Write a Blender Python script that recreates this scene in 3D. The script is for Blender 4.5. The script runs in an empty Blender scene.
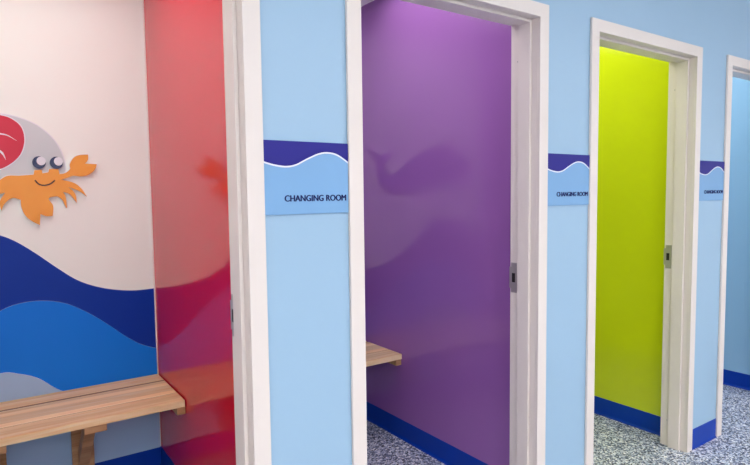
import bpy, bmesh, math, random
from mathutils import Vector, Matrix

S = bpy.context.scene
C = S.collection

# ------------------------------------------------------------------ camera
cam_d = bpy.data.cameras.new('camera')
cam = bpy.data.objects.new('camera', cam_d); C.objects.link(cam); S.camera = cam
yaw, pitch, roll = math.radians(55.5578), math.radians(3.9827), math.radians(-.7311)
fw = Vector((math.cos(yaw)*math.cos(pitch), math.sin(yaw)*math.cos(pitch), -math.sin(pitch)))
rt = Vector((math.sin(yaw), -math.cos(yaw), 0)); up = rt.cross(fw)
RR = rt*math.cos(roll) + up*math.sin(roll); UU = up*math.cos(roll) - rt*math.sin(roll)
m = Matrix((RR, UU, -fw)).transposed().to_4x4(); m.translation = Vector((0, 0, 1.377))
cam.matrix_world = m
cam_d.sensor_fit = 'HORIZONTAL'; cam_d.sensor_width = 36; cam_d.lens = 568.0151/750*36
cam_d.shift_x = (375-370.3922)/750; cam_d.shift_y = (234.4341-232.5)/750
cam_d.clip_start = .02

# ------------------------------------------------------------------ world, exposure
w = bpy.data.worlds.new('world'); S.world = w; w.use_nodes = True
w.node_tree.nodes['Background'].inputs[0].default_value = (.9, .93, 1, 1)
w.node_tree.nodes['Background'].inputs[1].default_value = .3
S.view_settings.view_transform = 'Standard'; S.view_settings.look = 'None'
S.view_settings.gamma = 1; S.view_settings.use_curve_mapping = False
S.view_settings.exposure = 0.1
CORRIDOR_LIGHT = 21.0
ROOM_LIGHT = 3.3
WARM = (1, .97, .955)

# ------------------------------------------------------------------ plan (metres)
D = 1.4582                # front face of the door casings
YW = 1.470                # corridor face of the cubicle wall
YI = 1.592                # its inner face
YJ = 1.604                # back edge of the door frames
YB = 2.953                # cubicles' back wall
A0, W, P, CW = 1.853, .9271, 1.2037, .0517
TOP = 2.10
BH = .1056
ZC = 2.482                # cubicle ceiling
ZCC = 2.78                # corridor ceiling
XP = 1.909                # right wall of second cubicle
PT = .12                  # partition thickness
YF = -4.6                # far side of corridor
XL, XR = -3.0, 6.4
KS = (-1, 0, 1, 2)
COL = {-1: 'red', 0: 'purple', 1: 'green', 2: 'blue'}

# ------------------------------------------------------------------ materials
def lin(c):
    return tuple(((v/255)/12.92 if v/255 <= .04045 else ((v/255+.055)/1.055)**2.4) for v in c)
def mat(name, rgb, rough=.5, spec=.5, metal=0, coat=0, coat_rough=.1, emit=None, var=0, vscale=3, bump=0, bscale=200):
    M = bpy.data.materials.new(name); M.use_nodes = True
    nt = M.node_tree; b = nt.nodes['Principled BSDF']
    col = (*lin(rgb), 1)
    b.inputs['Base Color'].default_value = col
    b.inputs['Roughness'].default_value = rough
    b.inputs['Specular IOR Level'].default_value = spec
    b.inputs['Metallic'].default_value = metal
    b.inputs['Coat Weight'].default_value = coat
    b.inputs['Coat Roughness'].default_value = coat_rough
    tc = nt.nodes.new('ShaderNodeTexCoord')
    if var:
        n = nt.nodes.new('ShaderNodeTexNoise'); n.inputs['Scale'].default_value = vscale; n.inputs['Detail'].default_value = 4
        nt.links.new(tc.outputs['Object'], n.inputs['Vector'])
        mx = nt.nodes.new('ShaderNodeMix'); mx.data_type = 'RGBA'
        mx.inputs['A'].default_value = tuple(min(1, c*(1-var)) for c in col[:3])+(1,)
        mx.inputs['B'].default_value = tuple(min(1, c*(1+var)) for c in col[:3])+(1,)
        nt.links.new(n.outputs['Fac'], mx.inputs['Factor']); nt.links.new(mx.outputs['Result'], b.inputs['Base Color'])
    if bump:
        n = nt.nodes.new('ShaderNodeTexNoise'); n.inputs['Scale'].default_value = bscale; n.inputs['Detail'].default_value = 3
        nt.links.new(tc.outputs['Object'], n.inputs['Vector'])
        bp = nt.nodes.new('ShaderNodeBump'); bp.inputs['Strength'].default_value = bump; bp.inputs['Distance'].default_value = .002
        nt.links.new(n.outputs['Fac'], bp.inputs['Height']); nt.links.new(bp.outputs['Normal'], b.inputs['Normal'])
    if emit:
        b.inputs['Emission Color'].default_value = (*emit[0], 1); b.inputs['Emission Strength'].default_value = emit[1]
    return M

M = {}
M['corridor_blue'] = mat('corridor_blue', (152, 184, 208), .42, .5, var=.02, bump=.05)
M['corridor_far'] = mat('corridor_far', (238, 238, 236), .6)
M['trim_white'] = mat('trim_white', (224, 214, 206), .4, .4)
M['ceiling_white'] = mat('ceiling_white', (250, 249, 248), .8)
M['pale'] = mat('pale', (240, 245, 240), .45, .4, var=.01, bump=.04)
GL = dict(rough=.115, spec=.7, var=.02, bump=.02, bscale=60)
M['red'] = mat('red', (200, 12, 44), **GL)
M['purple'] = mat('purple', (154, 102, 172), **GL)
M['green'] = mat('green', (200, 214, 24), **GL)
M['blue'] = mat('blue', (156, 198, 226), **GL)
M['skirting_blue'] = mat('skirting_blue', (0, 58, 164), .4, .25, var=.05, vscale=12)
M['caulk'] = mat('caulk', (235, 225, 222), .5)
M['navy'] = mat('navy', (0, 52, 158), .4, .22, var=.04)
M['mid_blue'] = mat('mid_blue', (4, 122, 230), .4, .25, var=.03)
M['pale_blue'] = mat('pale_blue', (160, 190, 226), .4, .3, var=.03)
M['edge_white'] = mat('edge_white', (226, 228, 236), .4)
M['orange'] = mat('orange', (236, 160, 66), .4, .4, var=.04, vscale=8)
M['shell_grey'] = mat('shell_grey', (200, 208, 212), .4, .4, var=.05, vscale=6)
M['shell_red'] = mat('shell_red', (204, 44, 72), .4, .4, var=.03)
M['eye_dark'] = mat('eye_dark', (34, 48, 92), .25)
M['mouth_dark'] = mat('mouth_dark', (52, 28, 30), .4)
M['sign_navy'] = mat('sign_navy', (36, 32, 128), .45, .25)
M['sign_blue'] = mat('sign_blue', (118, 164, 206), .4, .5)
M['sign_text'] = mat('sign_text', (14, 22, 84), .6, .2)
M['steel'] = mat('steel', (178, 174, 168), .42, .5, metal=.6, bump=.1, bscale=400)
M['hole'] = mat('hole', (12, 10, 10), .8)
M['frame_grey'] = mat('frame_grey', (225, 225, 225), .4)
M['light_room'] = mat('light_room', (250, 250, 250), .5, emit=(WARM, ROOM_LIGHT))
M['light_corridor'] = mat('light_corridor', (250, 250, 250), .5, emit=(WARM, CORRIDOR_LIGHT))

def wood(name, c1, c2, c3):
    m_ = bpy.data.materials.new(name); m_.use_nodes = True; nt = m_.node_tree; b = nt.nodes['Principled BSDF']
    tc = nt.nodes.new('ShaderNodeTexCoord'); mp = nt.nodes.new('ShaderNodeMapping')
    mp.inputs['Scale'].default_value = (1.6, 26, 26)
    oi = nt.nodes.new('ShaderNodeObjectInfo')
    add = nt.nodes.new('ShaderNodeVectorMath'); add.operation = 'ADD'
    nt.links.new(tc.outputs['Object'], mp.inputs['Vector']); nt.links.new(mp.outputs['Vector'], add.inputs[0])
    nt.links.new(oi.outputs['Random'], add.inputs[1])
    n = nt.nodes.new('ShaderNodeTexNoise'); n.inputs['Scale'].default_value = 1.5; n.inputs['Detail'].default_value = 8
    n.inputs['Roughness'].default_value = .6; n.inputs['Distortion'].default_value = .6
    nt.links.new(add.outputs[0], n.inputs['Vector'])
    r = nt.nodes.new('ShaderNodeValToRGB'); e = r.color_ramp.elements
    e[0].position = .32; e[0].color = (*lin(c1), 1); e[1].position = .68; e[1].color = (*lin(c3), 1)
    x = e.new(.5); x.color = (*lin(c2), 1)
    nt.links.new(n.outputs['Fac'], r.inputs['Fac'])
    # glued lamellas: each 42 mm strip has its own tone
    sx = nt.nodes.new('ShaderNodeSeparateXYZ'); nt.links.new(tc.outputs['Object'], sx.inputs[0])
    dv = nt.nodes.new('ShaderNodeMath'); dv.operation = 'DIVIDE'; dv.inputs[1].default_value = .042; nt.links.new(sx.outputs['Y'], dv.inputs[0])
    fl = nt.nodes.new('ShaderNodeMath'); fl.operation = 'FLOOR'; nt.links.new(dv.outputs[0], fl.inputs[0])
    wn = nt.nodes.new('ShaderNodeTexWhiteNoise'); wn.noise_dimensions = '1D'; nt.links.new(fl.outputs[0], wn.inputs['W'])
    mr = nt.nodes.new('ShaderNodeMapRange'); mr.inputs['To Min'].default_value = .82; mr.inputs['To Max'].default_value = 1.1; nt.links.new(wn.outputs['Value'], mr.inputs['Value'])
    hs = nt.nodes.new('ShaderNodeHueSaturation'); nt.links.new(r.outputs['Color'], hs.inputs['Color']); nt.links.new(mr.outputs[0], hs.inputs['Value'])
    nt.links.new(hs.outputs['Color'], b.inputs['Base Color'])
    b.inputs['Roughness'].default_value = .5; b.inputs['Specular IOR Level'].default_value = .3
    return m_
M['wood'] = wood('beech_wood', (234, 184, 132), (244, 210, 162), (250, 224, 186))
M['shade_glue_tone'] = wood('shade_glue_tone', (112, 74, 50), (134, 92, 64), (152, 108, 78))  # dark tone for the plank gap's painted shade and the glue line
M['bracket_wood'] = wood('bracket_wood', (176, 128, 84), (198, 150, 106), (214, 174, 130))

def terrazzo():
    m_ = bpy.data.materials.new('speckled_vinyl'); m_.use_nodes = True; nt = m_.node_tree; b = nt.nodes['Principled BSDF']
    tc = nt.nodes.new('ShaderNodeTexCoord')
    nz = nt.nodes.new('ShaderNodeTexNoise'); nz.inputs['Scale'].default_value = 160; nz.inputs['Detail'].default_value = 2
    sc = nt.nodes.new('ShaderNodeVectorMath'); sc.operation = 'MULTIPLY_ADD'
    sc.inputs[1].default_value = (.008, .008, .008)
    nt.links.new(tc.outputs['Object'], nz.inputs['Vector']); nt.links.new(nz.outputs['Color'], sc.inputs[0]); nt.links.new(tc.outputs['Object'], sc.inputs[2])
    v = nt.nodes.new('ShaderNodeTexVoronoi'); v.inputs['Scale'].default_value = 135
    nt.links.new(sc.outputs[0], v.inputs['Vector'])
    sp = nt.nodes.new('ShaderNodeSeparateColor'); nt.links.new(v.outputs['Color'], sp.inputs[0])
    r = nt.nodes.new('ShaderNodeValToRGB'); r.color_ramp.interpolation = 'CONSTANT'; e = r.color_ramp.elements
    cols = [(0, (34, 42, 70)), (.16, (84, 94, 124)), (.34, (132, 144, 172)), (.52, (176, 186, 208)), (.7, (218, 224, 236)), (.86, (246, 246, 248))]
    e[0].position = 0; e[0].color = (*lin(cols[0][1]), 1); e[1].position = cols[1][0]; e[1].color = (*lin(cols[1][1]), 1)
    for p_, c_ in cols[2:]:
        x = e.new(p_); x.color = (*lin(c_), 1)
    nt.links.new(sp.outputs[0], r.inputs['Fac']); nt.links.new(r.outputs['Color'], b.inputs['Base Color'])
    b.inputs['Roughness'].default_value = .45
    return m_
M['floor'] = terrazzo()

# ------------------------------------------------------------------ helpers
def link_mesh(name, bm, mats, parent=None, smooth=False):
    me = bpy.data.meshes.new(name); bm.normal_update(); bm.to_mesh(me); bm.free()
    o = bpy.data.objects.new(name, me); C.objects.link(o)
    for k in (mats if isinstance(mats, (list, tuple)) else [mats]): me.materials.append(M[k])
    if smooth:
        for p_ in me.polygons: p_.use_smooth = True
    if parent:
        o.parent = parent
        o.matrix_parent_inverse = Matrix.Translation(parent.location).inverted()
    return o
def box(bm, x0, x1, y0, y1, z0, z1, bev=0, mi=0, face_mat=None):
    """face_mat: dict of side letter -> material index; sides x- x+ y- y+ z- z+"""
    vs = [bm.verts.new((x, y, z)) for x in (x0, x1) for y in (y0, y1) for z in (z0, z1)]
    q = {'x-': (0, 1, 3, 2), 'x+': (4, 6, 7, 5), 'y-': (0, 4, 5, 1), 'y+': (2, 3, 7, 6), 'z-': (0, 2, 6, 4), 'z+': (1, 5, 7, 3)}
    fs = []
    for k, ix in q.items():
        f = bm.faces.new([vs[i] for i in ix]); f.material_index = (face_mat or {}).get(k, mi); fs.append(f)
    if bev:
        es = {e for f in fs for e in f.edges}
        bmesh.ops.bevel(bm, geom=list(es), offset=bev, segments=2, profile=.6, affect='EDGES', material=-1)
def boxes(name, L, mats, parent=None, bev=0):
    bm = bmesh.new()
    for b_ in L: box(bm, *b_[:6], bev=bev, face_mat=b_[6] if len(b_) > 6 else None)
    return link_mesh(name, bm, mats, parent)
def structure(o): o['kind'] = 'structure'; return o
def empty(name, loc):
    o = bpy.data.objects.new(name, None); o.location = loc; o.empty_display_size = .1; C.objects.link(o); return o
def thing(o, label, cat, group=None):
    o['label'] = label; o['category'] = cat
    if group: o['group'] = group
    return o
def spline(pts, n=8, closed=False):
    """Catmull-Rom through points"""
    out = []; N = len(pts)
    seg = N if closed else N-1
    for i in range(seg):
        g = (lambda k: pts[k % N]) if closed else (lambda k: pts[max(0, min(N-1, k))])
        p0, p1, p2, p3 = g(i-1), g(i), g(i+1), g(i+2)
        for s in range(n):
            t = s/n
            out.append(tuple(.5*((2*b)+(-a+c)*t+(2*a-5*b+4*c-d)*t*t+(-a+3*b-3*c+d)*t**3) for a, b, c, d in zip(p0, p1, p2, p3)))
    if not closed: out.append(tuple(pts[-1]))
    return out
def smooth_corners(pts, corners, n=6):
    """closed outline: catmull-rom between sharp corner indices"""
    N = len(pts); cs = sorted(corners); out = []
    for a, b in zip(cs, cs[1:]+[cs[0]+N]):
        out += spline([pts[k % N] for k in range(a, b+1)], n)[:-1]
    return out
def area2(p): return sum(p[i][0]*p[(i+1) % len(p)][1]-p[(i+1) % len(p)][0]*p[i][1] for i in range(len(p)))
def offset(pts, d):
    if area2(pts) < 0: pts = pts[::-1]
    out = []; N = len(pts)
    for i in range(N):
        a = Vector(pts[i-1]); b = Vector(pts[i]); c = Vector(pts[(i+1) % N])
        e1 = (b-a); e2 = (c-b)
        if e1.length < 1e-7 or e2.length < 1e-7: continue
        n1 = Vector((e1.y, -e1.x)).normalized(); n2 = Vector((e2.y, -e2.x)).normalized()
        n = n1+n2
        if n.length < 1e-4: n = n1
        n.normalize(); k = min(1.6, 1/max(.3, n.dot(n1)))
        out.append(tuple(b+n*d*k))
    return out
def plate(name, pts, y0, y1, mats, parent, edge=1):
    """flat cut-out in the x-z plane, front face at y0 (towards the corridor), back at y1"""
    if area2(pts) < 0: pts = pts[::-1]
    bm = bmesh.new()
    f = [bm.verts.new((x, y0, z)) for x, z in pts]; b = [bm.verts.new((x, y1, z)) for x, z in pts]
    ff = bm.faces.new(f); bf = bm.faces.new(b[::-1])
    bm.normal_update()
    N = len(pts)
    for i in range(N):
        s = bm.faces.new((f[i], b[i], b[(i+1) % N], f[(i+1) % N]))
        s.material_index = edge if len(mats) > 1 else 0
    bmesh.ops.triangulate(bm, faces=[ff, bf], ngon_method='EAR_CLIP')
    bmesh.ops.recalc_face_normals(bm, faces=bm.faces)
    return link_mesh(name, bm, mats, parent)
def circ(cx, cz, r, n=40, rz=None):
    return [(cx+r*math.cos(2*math.pi*i/n), cz+(rz or r)*math.sin(2*math.pi*i/n)) for i in range(n)]
def stroke(pts, w0, n=8, taper=False, minf=.15):
    p = spline(pts, n); L = []; R_ = []
    for i, q in enumerate(p):
        a = Vector(p[max(0, i-1)]); b = Vector(p[min(len(p)-1, i+1)]); t = (b-a).normalized(); nn = Vector((-t.y, t.x))
        u = i/(len(p)-1); wd = w0*(max(minf, math.sin(math.pi*u)) if taper else 1)
        L.append(tuple(Vector(q)+nn*wd/2)); R_.append(tuple(Vector(q)-nn*wd/2))
    return L+R_[::-1]
def profile_x(name, prof, x0, x1, mats, parent=None):
    """extrude a (y,z) profile along x"""
    bm = bmesh.new(); a = [bm.verts.new((x0, y, z)) for y, z in prof]; b = [bm.verts.new((x1, y, z)) for y, z in prof]; N = len(prof)
    bm.faces.new(a); bm.faces.new(b[::-1])
    for i in range(N): bm.faces.new((a[i], b[i], b[(i+1) % N], a[(i+1) % N]))
    bmesh.ops.recalc_face_normals(bm, faces=bm.faces)
    return link_mesh(name, bm, mats, parent)
def profile_y(name, prof, y0, y1, mats, parent=None):
    bm = bmesh.new(); a = [bm.verts.new((x, y0, z)) for x, z in prof]; b = [bm.verts.new((x, y1, z)) for x, z in prof]; N = len(prof)
    bm.faces.new(a); bm.faces.new(b[::-1])
    for i in range(N): bm.faces.new((a[i], b[i], b[(i+1) % N], a[(i+1) % N]))
    bmesh.ops.recalc_face_normals(bm, faces=bm.faces)
    return link_mesh(name, bm, mats, parent)
def cove(s, x, t=.003, r=.014):
    """coved skirting profile: s = direction the face looks (+1/-1), x = wall face"""
    P_ = [(x, 0), (x, BH), (x+s*t*.6, BH), (x+s*t, BH-.002)]
    for i in range(7):
        a = math.pi/2*i/6
        P_.append((x+s*(t+r-r*math.cos(a)), .0015+r-r*math.sin(a)))
    P_.append((x+s*(t+r), 0))
    return P_

# ------------------------------------------------------------------ room shell
structure(boxes('floor', [(XL, XR, YF-.1, YB+.1, -.1, 0)], 'floor'))
structure(boxes('ceiling', [(XL, XR, YF-.1, YW, ZCC, ZCC+.1)], 'ceiling_white'))
rx0 = XP-2*P+PT; rx1 = XP+2*P
structure(boxes('ceiling', [(rx0-PT, rx1+PT, YI, YB+.1, ZC, ZC+.08)], 'ceiling_white')).name = 'ceiling_rooms'
structure(boxes('wall_back', [(rx0-PT, rx1+PT, YB, YB+.1, 0, ZC)], 'pale'))
structure(boxes('wall_opposite', [(XL, XR, YF-.1, YF, 0, ZCC)], 'corridor_far'))
structure(boxes('wall_left', [(XL-.1, XL, YF-.1, YW, 0, ZCC)], 'corridor_far'))
structure(boxes('wall_right', [(XR, XR+.1, YF-.1, YW, 0, ZCC)], 'corridor_far'))
L = []; x = XL; fm = {'y+': 1}
for k in KS:
    r = A0+k*P; l = r-W
    L.append((x, l+CW-.018, YW, YI, 0, ZCC, fm))
    L.append((l+CW-.018, r-CW+.018, YW, YI, TOP-CW+.018, ZCC, fm))
    x = r-CW+.018
L.append((x, XR, YW, YI, 0, ZCC, fm))
structure(boxes('wall_front', L, ['corridor_blue', 'pale']))
names = {-2: 'wall_pale_red', -1: 'wall_red_purple', 0: 'wall_purple_green', 1: 'wall_green_blue', 2: 'wall_blue_right'}
for k in (-2, -1, 0, 1, 2):
    xf = XP+k*P
    a = COL.get(k, 'pale'); b = COL.get(k+1, 'pale') if k > -2 else 'pale'
    structure(boxes(names[k], [(xf, xf+PT, YI, YB, 0, ZC, {'x-': 0, 'x+': 1, 'y-': 0, 'y+': 0, 'z+': 0, 'z-': 0})], [a, b]))
# caulk beads in the vertical corners where side wall meets back wall
for i, k in enumerate((-1, 0)):
    xf = XP+k*P
    structure(boxes('trim_%d' % (i+1), [(xf-.006, xf, YB-.004, YB, BH, ZC)], 'caulk'))
# skirtings
def pz(prof): return [(a, z) for a, z in prof]
for i, k in enumerate(KS):
    xf = XP+k*P; xl = xf-P+PT
    structure(profile_y('baseboard_side_%s' % COL[k], cove(-1, xf), YI, YB, 'skirting_blue'))
    structure(profile_y('baseboard_far_side_%s' % COL[k], cove(1, xl), YI, YB, 'skirting_blue'))
    structure(profile_x('baseboard_back_%s' % COL[k], cove(-1, YB), xl, xf, 'skirting_blue'))
segs = [(XL, A0-P-W)]+[(A0+k*P, A0+(k+1)*P-W) for k in (-1, 0, 1)]+[(A0+2*P, XR)]
for i, (a, b) in enumerate(segs):
    structure(profile_x('baseboard_front_%d' % (i+1), cove(-1, YW, r=.008), a, b, 'skirting_blue'))
structure(profile_x('baseboard_opposite', cove(1, YF), XL, XR, 'skirting_blue'))

# ------------------------------------------------------------------ door frames
def frame_ring(bm, xi0, xi1, zi, xo0, xo1, zo, y0, y1):
    """U-shaped mitred ring: outline from outer to inner, extruded y0..y1"""
    o = [(xo0, 0), (xo0, zo), (xo1, zo), (xo1, 0)]; n = [(xi0, 0), (xi0, zi), (xi1, zi), (xi1, 0)]
    f = {}
    for y in (y0, y1):
        for nm, q in (('o', o), ('n', n)):
            for i, (x_, z_) in enumerate(q): f[nm, i, y] = bm.verts.new((x_, y, z_))
    for i in range(3):
        bm.faces.new((f['o', i, y0], f['o', i+1, y0], f['n', i+1, y0], f['n', i, y0]))
        bm.faces.new((f['o', i, y1], f['n', i, y1], f['n', i+1, y1], f['o', i+1, y1]))
        bm.faces.new((f['o', i, y0], f['o', i, y1], f['o', i+1, y1], f['o', i+1, y0]))
        bm.faces.new((f['n', i, y0], f['n', i+1, y0], f['n', i+1, y1], f['n', i, y1]))
    for i in (0, 3):
        bm.faces.new((f['o', i, y0], f['n', i, y0], f['n', i, y1], f['o', i, y1]))
    bmesh.ops.recalc_face_normals(bm, faces=bm.faces)
def ring(name, *a, bev=0, parent=None):
    bm = bmesh.new(); frame_ring(bm, *a)
    if bev:
        es = [e for e in bm.edges if abs(e.calc_face_angle(0)) > 1.2]
        bmesh.ops.bevel(bm, geom=es, offset=bev, segments=2, profile=.5, affect='EDGES')
    return link_mesh(name, bm, 'trim_white', parent)
for n_, k in enumerate(KS):
    r = A0+k*P; l = r-W; xi0, xi1, zi = l+CW, r-CW, TOP-CW
    root = structure(empty('door_%d' % (n_+1), ((l+r)/2, D, 0)))
    ring('casing', xi0, xi1, zi, l, r, TOP, D, YW, bev=.002, parent=root)
    ring('casing', xi0, xi1, zi, l, r, TOP, YI, YJ, bev=.002, parent=root)
    ring('jamb', xi0, xi1, zi, xi0-.018, xi1+.018, zi+.018, YW, YI, parent=root)
    ring('door_stop', xi0+.012, xi1-.012, zi-.012, xi0, xi1, zi, 1.499, 1.558, bev=.0015, parent=root)
    # strike plate on the right jamb, with curved lip over the back edge
    bm = bmesh.new()
    box(bm, xi1-.002, xi1+.0005, 1.566, 1.597, .967, 1.091, bev=.0006)
    box(bm, xi1-.0016, xi1-.0002, 1.595, 1.6065, .985, 1.073, bev=.0006)
    sp = link_mesh('strike_plate', bm, 'steel', root)
    sp['label'] = 'brushed steel latch plate on white jamb'
    bm = bmesh.new(); box(bm, xi1-.0028, xi1-.001, 1.576, 1.592, 1.010, 1.048); 
    link_mesh('latch_hole', bm, 'hole', sp).parent = sp
    # small screw holes in the jamb
    bm = bmesh.new()
    for z_ in (1.90, .142):
        c_ = bmesh.ops.create_cone(bm, cap_ends=True, segments=12, radius1=.0028, radius2=.0028, depth=.0012,
            matrix=Matrix.Translation((xi1-.0006, 1.569, z_)) @ Matrix.Rotation(math.pi/2, 4, 'Y'))
    link_mesh('screw', bm, 'steel', root)

# ------------------------------------------------------------------ ceiling lights
def ceiling_light(x0, x1, y0, y1, z, m_, label, grp):
    root = thing(empty('ceiling_light', ((x0+x1)/2, (y0+y1)/2, z)), label, 'ceiling light', grp)
    bm = bmesh.new(); t = .02
    for b_ in ((x0, x1, y0, y0+t), (x0, x1, y1-t, y1), (x0, x0+t, y0+t, y1-t), (x1-t, x1, y0+t, y1-t)): box(bm, *b_, z-.015, z)
    link_mesh('frame', bm, 'frame_grey', root)
    bm = bmesh.new(); box(bm, x0+t, x1-t, y0+t, y1-t, z-.010, z-.001)
    link_mesh('diffuser', bm, m_, root)
for k in KS:
    xc = XP+k*P-(P-PT)/2
    ceiling_light(xc-.50, xc+.50, 1.76, 2.60, ZC, 'light_room', 'wide white ceiling light above the %s cubicle' % COL[k], 'ceiling lights in the cubicles')
for x_, y_ in [(a, b) for b in (-.75, -2.4, -3.9) for a in (-2.3, -.9, .9, 2.9, 5.0)]:  # unseen panels; rear rows added to send light through the doorways
    ceiling_light(x_-.6, x_+.6, y_-.15, y_+.15, ZCC, 'light_corridor', 'unseen long light panel added over the corridor to brighten walls and cubicles', 'added light panels over the corridor')

# ------------------------------------------------------------------ benches
ZB, BD, BT = .4878, .4734, .030
def bench(k, label):
    xf = XP+k*P; xl = xf-P+PT; e = .005; x0, x1 = xl+e, xf-e
    root = thing(empty('wall_bench', ((x0+x1)/2, YB, 0)), label, 'bench')
    ys = [YB-BD, 2.720, 2.852, YB-.0125]; g = .003
    edges = [(ys[0], 2.5985), (2.603, 2.809), (2.827, ys[3])]
    for a, b in edges:
        bm = bmesh.new(); box(bm, x0, x1, a, b, ZB-BT, ZB, bev=.0025)
        link_mesh('plank', bm, 'wood', root)
    st = boxes('shade_glue_strip', [(x0+.001, x1-.001, 2.8095, 2.8265, ZB-BT+.001, ZB-.002)], 'shade_glue_tone', root)  # dark fill added in the open plank gap, standing in for its shade
    st['label'] = 'dark strip added as the shade in the gap between the seat planks'
    boxes('shade_glue_strip', [(x0+.001, x1-.001, 2.599, 2.6025, ZB-BT+.001, ZB-.0015)], 'shade_glue_tone', root)
    # wooden brackets: post on the wall, arm under the seat, diagonal brace
    for xc in (xf-.361, xf-.710):
        arm = boxes('bracket', [(xc-.042, xc+.042, YB-.50+.045, YB-.03, ZB-BT-.034, ZB-BT)], 'bracket_wood', root, bev=.0015)
        boxes('post', [(xc-.046, xc+.046, YB-.040, YB-.0125, .112, ZB-BT-.0005)], 'bracket_wood', arm, bev=.0015)
        bm = bmesh.new()
        p_ = [(YB-.34, ZB-BT-.034), (YB-.28, ZB-BT-.034), (YB-.038, .20), (YB-.038, .12)]
        a_ = [bm.verts.new((xc-.022, y, z)) for y, z in p_]; b_ = [bm.verts.new((xc+.022, y, z)) for y, z in p_]
        bm.faces.new(a_); bm.faces.new(b_[::-1])
        for i in range(4): bm.faces.new((a_[i], b_[i], b_[(i+1) % 4], a_[(i+1) % 4]))
        bmesh.ops.recalc_face_normals(bm, faces=bm.faces)
        link_mesh('brace', bm, 'bracket_wood', arm)
    for a, b in ((xf-.037, xf-.001), (xl+.001, xl+.037)):
        boxes('cleat', [(a, b, YB-BD+.012, YB-.0125, ZB-BT-.036, ZB-BT)], 'bracket_wood', root, bev=.0015)
    return root
bench(-1, 'long slatted wooden bench on brackets below the crab, against the red wall')
bench(0, 'wooden bench end meeting the purple wall, seen through the purple doorway')

# ------------------------------------------------------------------ wave murals
def mural(k, navy, mid, light, label):
    xf = XP+k*P; xl = xf-P+PT; x0, x1 = xl+.001, xf-.006
    root = thing(empty('wave_mural', ((x0+x1)/2, YB-.012, BH)), label, 'wall mural')
    for nm, L_, y, mk in (('navy_wave', navy, .004, 'navy'), ('blue_wave', mid, .008, 'mid_blue'), ('pale_wave', light, .012, 'pale_blue')):
        s_ = spline(L_, 10)
        s_ = [(min(max(x_, x0), x1), z_) for x_, z_ in s_ if x0-.03 < x_ < x1+.03]
        s_ = [q for i, q in enumerate(s_) if i == 0 or abs(q[0]-s_[i-1][0]) > 1e-4]
        pts = s_+[(x1, BH+.0005), (x0, BH+.0005)]
        plate(nm, pts, YB-y, YB-y+.004 if y > .004 else YB-.0008, [mk, 'edge_white'], root)
mural(-1,
    [(-.40, .96), (-.28, .99), (-.15, 1.09), (-.04, 1.19), (.03, 1.222), (.066, 1.221), (.122, 1.192), (.194, 1.136), (.282, 1.058), (.359, .997), (.44, .958), (.525, .934), (.614, .922), (.72, .923)],
    [(-.40, .60), (-.28, .62), (-.15, .70), (-.04, .82), (.05, .89), (.124, .915), (.214, .917), (.307, .893), (.402, .835), (.484, .768), (.569, .692), (.639, .644), (.72, .612)],
    [(-.40, .46), (-.25, .50), (-.1, .58), (.037, .615), (.109, .599), (.182, .564), (.265, .492), (.36, .455), (.5, .44), (.72, .45)],
    'navy and blue wave mural under the crab on the pale back wall')
mural(0,
    [(.80, 1.05), (.889, 1.114), (1.02, 1.18), (1.154, 1.21), (1.31, 1.18), (1.431, 1.069), (1.605, .966), (1.72, .925), (1.836, .918), (1.93, .93)],
    [(.80, .70), (.95, .78), (1.1, .88), (1.25, .915), (1.42, .90), (1.6, .80), (1.75, .68), (1.93, .61)],
    [(.80, .45), (1.0, .56), (1.2, .61), (1.35, .58), (1.5, .48), (1.7, .44), (1.93, .45)],
    'blue wave mural reflected in the glossy purple wall')

# ------------------------------------------------------------------ hermit crab cut-out
root = thing(empty('crab_decoration', (.20, YB, 1.262)), 'orange smiling hermit crab wall cut-out with grey and red spiral shell', 'wall decoration')
body = [(.055, 1.440), (.100, 1.478), (.150, 1.481), (.204, 1.486), (.208, 1.505), (.236, 1.508), (.238, 1.492), (.262, 1.497),
        (.266, 1.512), (.302, 1.512), (.306, 1.489), (.330, 1.495), (.349, 1.512), (.350, 1.536), (.366, 1.564), (.389, 1.577), (.427, 1.581),
        (.426, 1.558), (.413, 1.539), (.462, 1.537), (.452, 1.510), (.426, 1.488), (.394, 1.479), (.361, 1.482), (.335, 1.472), (.312, 1.464),
        (.362, 1.450), (.392, 1.424), (.414, 1.385), (.388, 1.408), (.361, 1.422), (.338, 1.430), (.356, 1.415), (.368, 1.390), (.370, 1.357), (.350, 1.390), (.335, 1.402),
        (.316, 1.408), (.326, 1.385), (.328, 1.334), (.314, 1.369), (.300, 1.384), (.284, 1.388), (.258, 1.378), (.274, 1.345), (.270, 1.300),
        (.244, 1.300), (.222, 1.311), (.218, 1.260), (.185, 1.282), (.164, 1.306), (.151, 1.341), (.150, 1.374), (.126, 1.383), (.107, 1.377), (.087, 1.355),
        (.076, 1.329), (.072, 1.368), (.094, 1.407), (.060, 1.392), (.030, 1.350), (.038, 1.395), (.072, 1.420), (.030, 1.418), (-.005, 1.390), (.010, 1.425)]
corn = [3, 4, 5, 6, 7, 8, 9, 10, 16, 18, 19, 25, 28, 31, 34, 37, 40, 45, 47, 48, 52, 56, 58, 60, 62, 64]
body_s = smooth_corners(body, [0]+corn, 5)
shell = spline([(-.095, 1.60), (-.075, 1.675), (-.02, 1.728), (.040, 1.747), (.091, 1.745), (.153, 1.735), (.225, 1.705), (.283, 1.652), (.314, 1.597), (.328, 1.54), (.328, 1.50),
                (.30, 1.470), (.20, 1.465), (.08, 1.462), (-.02, 1.478), (-.075, 1.53)], 6, True)
sh = plate('shell', shell, YB-.009, YB-.004, ['shell_grey', 'edge_white'], root)
sh['label'] = 'grey shell with white rim'
plate('rim', offset(shell, .0045), YB-.006, YB-.0005, ['edge_white'], sh)
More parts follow.
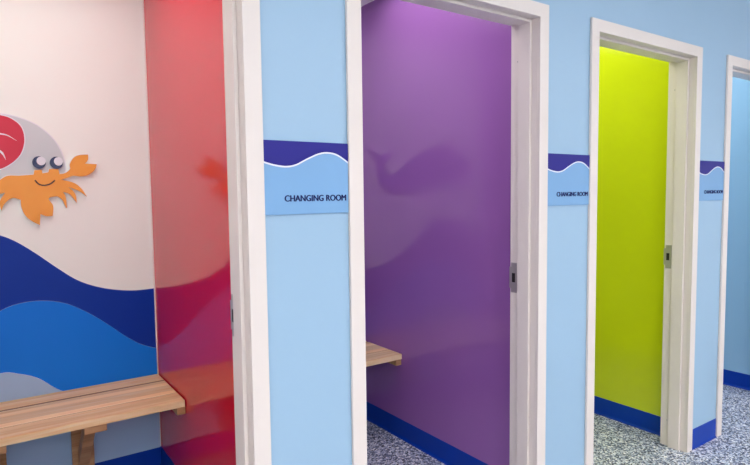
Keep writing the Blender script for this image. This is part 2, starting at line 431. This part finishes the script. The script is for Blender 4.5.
red = spline([(-.064, 1.62), (-.045, 1.69), (.005, 1.733), (.060, 1.744), (.10, 1.740), (.127, 1.732), (.156, 1.711), (.172, 1.685), (.178, 1.651), (.174, 1.611), (.157, 1.569), (.125, 1.534), (.08, 1.507), (.02, 1.500), (-.035, 1.54)], 6, True)
sr = plate('shell_spiral', offset(red, -.002), YB-.0125, YB-.0095, ['shell_red', 'edge_white'], root)
sr['label'] = 'red spiral face of the shell'
plate('rim', offset(red, .0025), YB-.0112, YB-.0088, ['edge_white'], sr)
plate('highlight', stroke([(-.02, 1.62), (.01, 1.648), (.05, 1.661), (.087, 1.660), (.115, 1.654), (.148, 1.632)], .007, taper=True), YB-.0138, YB-.012, ['edge_white'], sr)
plate('highlight', stroke([(.02, 1.60), (.055, 1.603), (.084, 1.585), (.095, 1.571), (.103, 1.549)], .009, taper=True), YB-.0138, YB-.012, ['edge_white'], sr)
bd = plate('body', body_s, YB-.0165, YB-.010, ['orange', 'orange'], root)
plate('backing', [(a-.0016, b+.0016) for a, b in body_s], YB-.0115, YB-.0005, ['edge_white'], bd)
plate('mouth', stroke([(.208, 1.461), (.222, 1.444), (.243, 1.4385), (.267, 1.445), (.286, 1.461)], .006), YB-.0178, YB-.016, ['mouth_dark'], root)
for ex in (.2275, .2955):
    ey = plate('eye', circ(ex, 1.540, .0262, rz=.0275), YB-.0195, YB-.009, ['eye_dark'], root)
    plate('pupil_highlight', circ(ex+.008, 1.5465, .0178, rz=.019), YB-.0215, YB-.0190, ['edge_white'], ey)

# ------------------------------------------------------------------ whale cut-out (seen mirrored in the purple wall)
root = thing(empty('whale_decoration', (1.3, YB, 1.35)), 'blue whale wall cut-out mirrored faintly in the purple wall', 'wall decoration')
wh = [(1.818, 1.664), (1.765, 1.648), (1.715, 1.622), (1.655, 1.650), (1.592, 1.668), (1.630, 1.625), (1.670, 1.590), (1.672, 1.535), (1.648, 1.498),
      (1.595, 1.515), (1.50, 1.585), (1.38, 1.66), (1.22, 1.71), (1.07, 1.69), (.975, 1.63), (.935, 1.55), (.945, 1.48), (1.0, 1.435), (1.15, 1.408),
      (1.35, 1.393), (1.55, 1.383), (1.66, 1.40), (1.72, 1.45), (1.737, 1.52), (1.740, 1.58), (1.765, 1.620)]
whs = smooth_corners(wh, [0, 2, 4], 6)
wb = plate('body', whs, YB-.014, YB-.003, ['navy', 'edge_white'], root)
plate('belly', spline([(.950, 1.485), (1.05, 1.462), (1.2, 1.445), (1.35, 1.43), (1.45, 1.405), (1.35, 1.398), (1.15, 1.413), (1.002, 1.440)], 5, True), YB-.0155, YB-.0135, ['pale_blue'], root)
plate('eye', circ(1.04, 1.55, .016), YB-.016, YB-.0135, ['eye_dark'], root)

# ------------------------------------------------------------------ signs
ST, SB = 1.5325, 1.3242
def text_mesh(body_, size):
    cu = bpy.data.curves.new('lettering', 'FONT'); cu.body = body_; cu.size = size; cu.extrude = .0006; cu.offset = 0
    cu.align_x = 'LEFT'; cu.resolution_u = 4
    to = bpy.data.objects.new('tmp', cu); C.objects.link(to)
    bpy.context.view_layer.update()
    me = bpy.data.meshes.new_from_object(to.evaluated_get(bpy.context.evaluated_depsgraph_get()))
    bpy.data.objects.remove(to); bpy.data.curves.remove(cu)
    me.name = 'lettering'; return me
TM = text_mesh('CHANGING ROOM', .024)
vx = [v.co.x for v in TM.vertices]; vy = [v.co.y for v in TM.vertices]
tx0, tx1, ty0, ty1 = min(vx), max(vx), min(vy), max(vy)
for v in TM.vertices:
    v.co.x = (v.co.x-tx0)*(.2035/(tx1-tx0)); v.co.y = (v.co.y-ty0)*(.0178/(ty1-ty0))
# heavier weight: the letters once more, half a millimetre along
_b = bmesh.new(); _b.from_mesh(TM); _src = _b.verts[:]+_b.edges[:]+_b.faces[:]
for _dx, _dy in ((.0008, .0003), (.0015, 0), (.0007, -.0003)):
    _d = bmesh.ops.duplicate(_b, geom=_src)
    for _v in [g for g in _d['geom'] if isinstance(g, bmesh.types.BMVert)]: _v.co.x += _dx; _v.co.y += _dy; _v.co.z += _dx*.05
_b.to_mesh(TM); _b.free()
TM.materials.append(M['sign_text'])
for i, (k, lab) in enumerate(((-1, 'changing room sign between the red and purple doorways, largest in view'),
                              (0, 'changing room sign between the purple and green doorways'),
                              (1, 'changing room sign beyond the green doorway, smallest and furthest away'))):
    x0 = A0+k*P+.001; x1 = A0+(k+1)*P-W-.001
    root = thing(empty('changing_room_sign', ((x0+x1)/2, YW, SB)), lab, 'sign', 'changing room signs')
    pn = boxes('panel', [(x0, x1, YW-.006, YW, SB, ST)], 'sign_blue', root, bev=.0008)
    crest = [(x0, 1.473), (x0+.030, 1.4655), (x0+.066, 1.4615), (x0+.098, 1.467), (x0+.134, 1.484), (x0+.173, 1.500), (x0+.205, 1.5045), (x0+.238, 1.498), (x1, 1.477)]
    cs = spline(crest, 8)
    plate('navy_band', cs+[(x1, ST-.0005), (x0, ST-.0005)], YW-.0072, YW-.0055, ['sign_navy'], root)
    plate('wave_line', [(a, b) for a, b in cs]+[(a, b-.0045) for a, b in cs[::-1]], YW-.0078, YW-.0055, ['edge_white'], root)
    o = bpy.data.objects.new('lettering', TM); C.objects.link(o); o.parent = root
    o.matrix_parent_inverse = Matrix.Translation(root.location).inverted()
    o.matrix_local = Matrix.Identity(4)
    o.location = (x0+.061, YW-.0066, 1.361); o.rotation_euler = (math.pi/2, 0, 0)
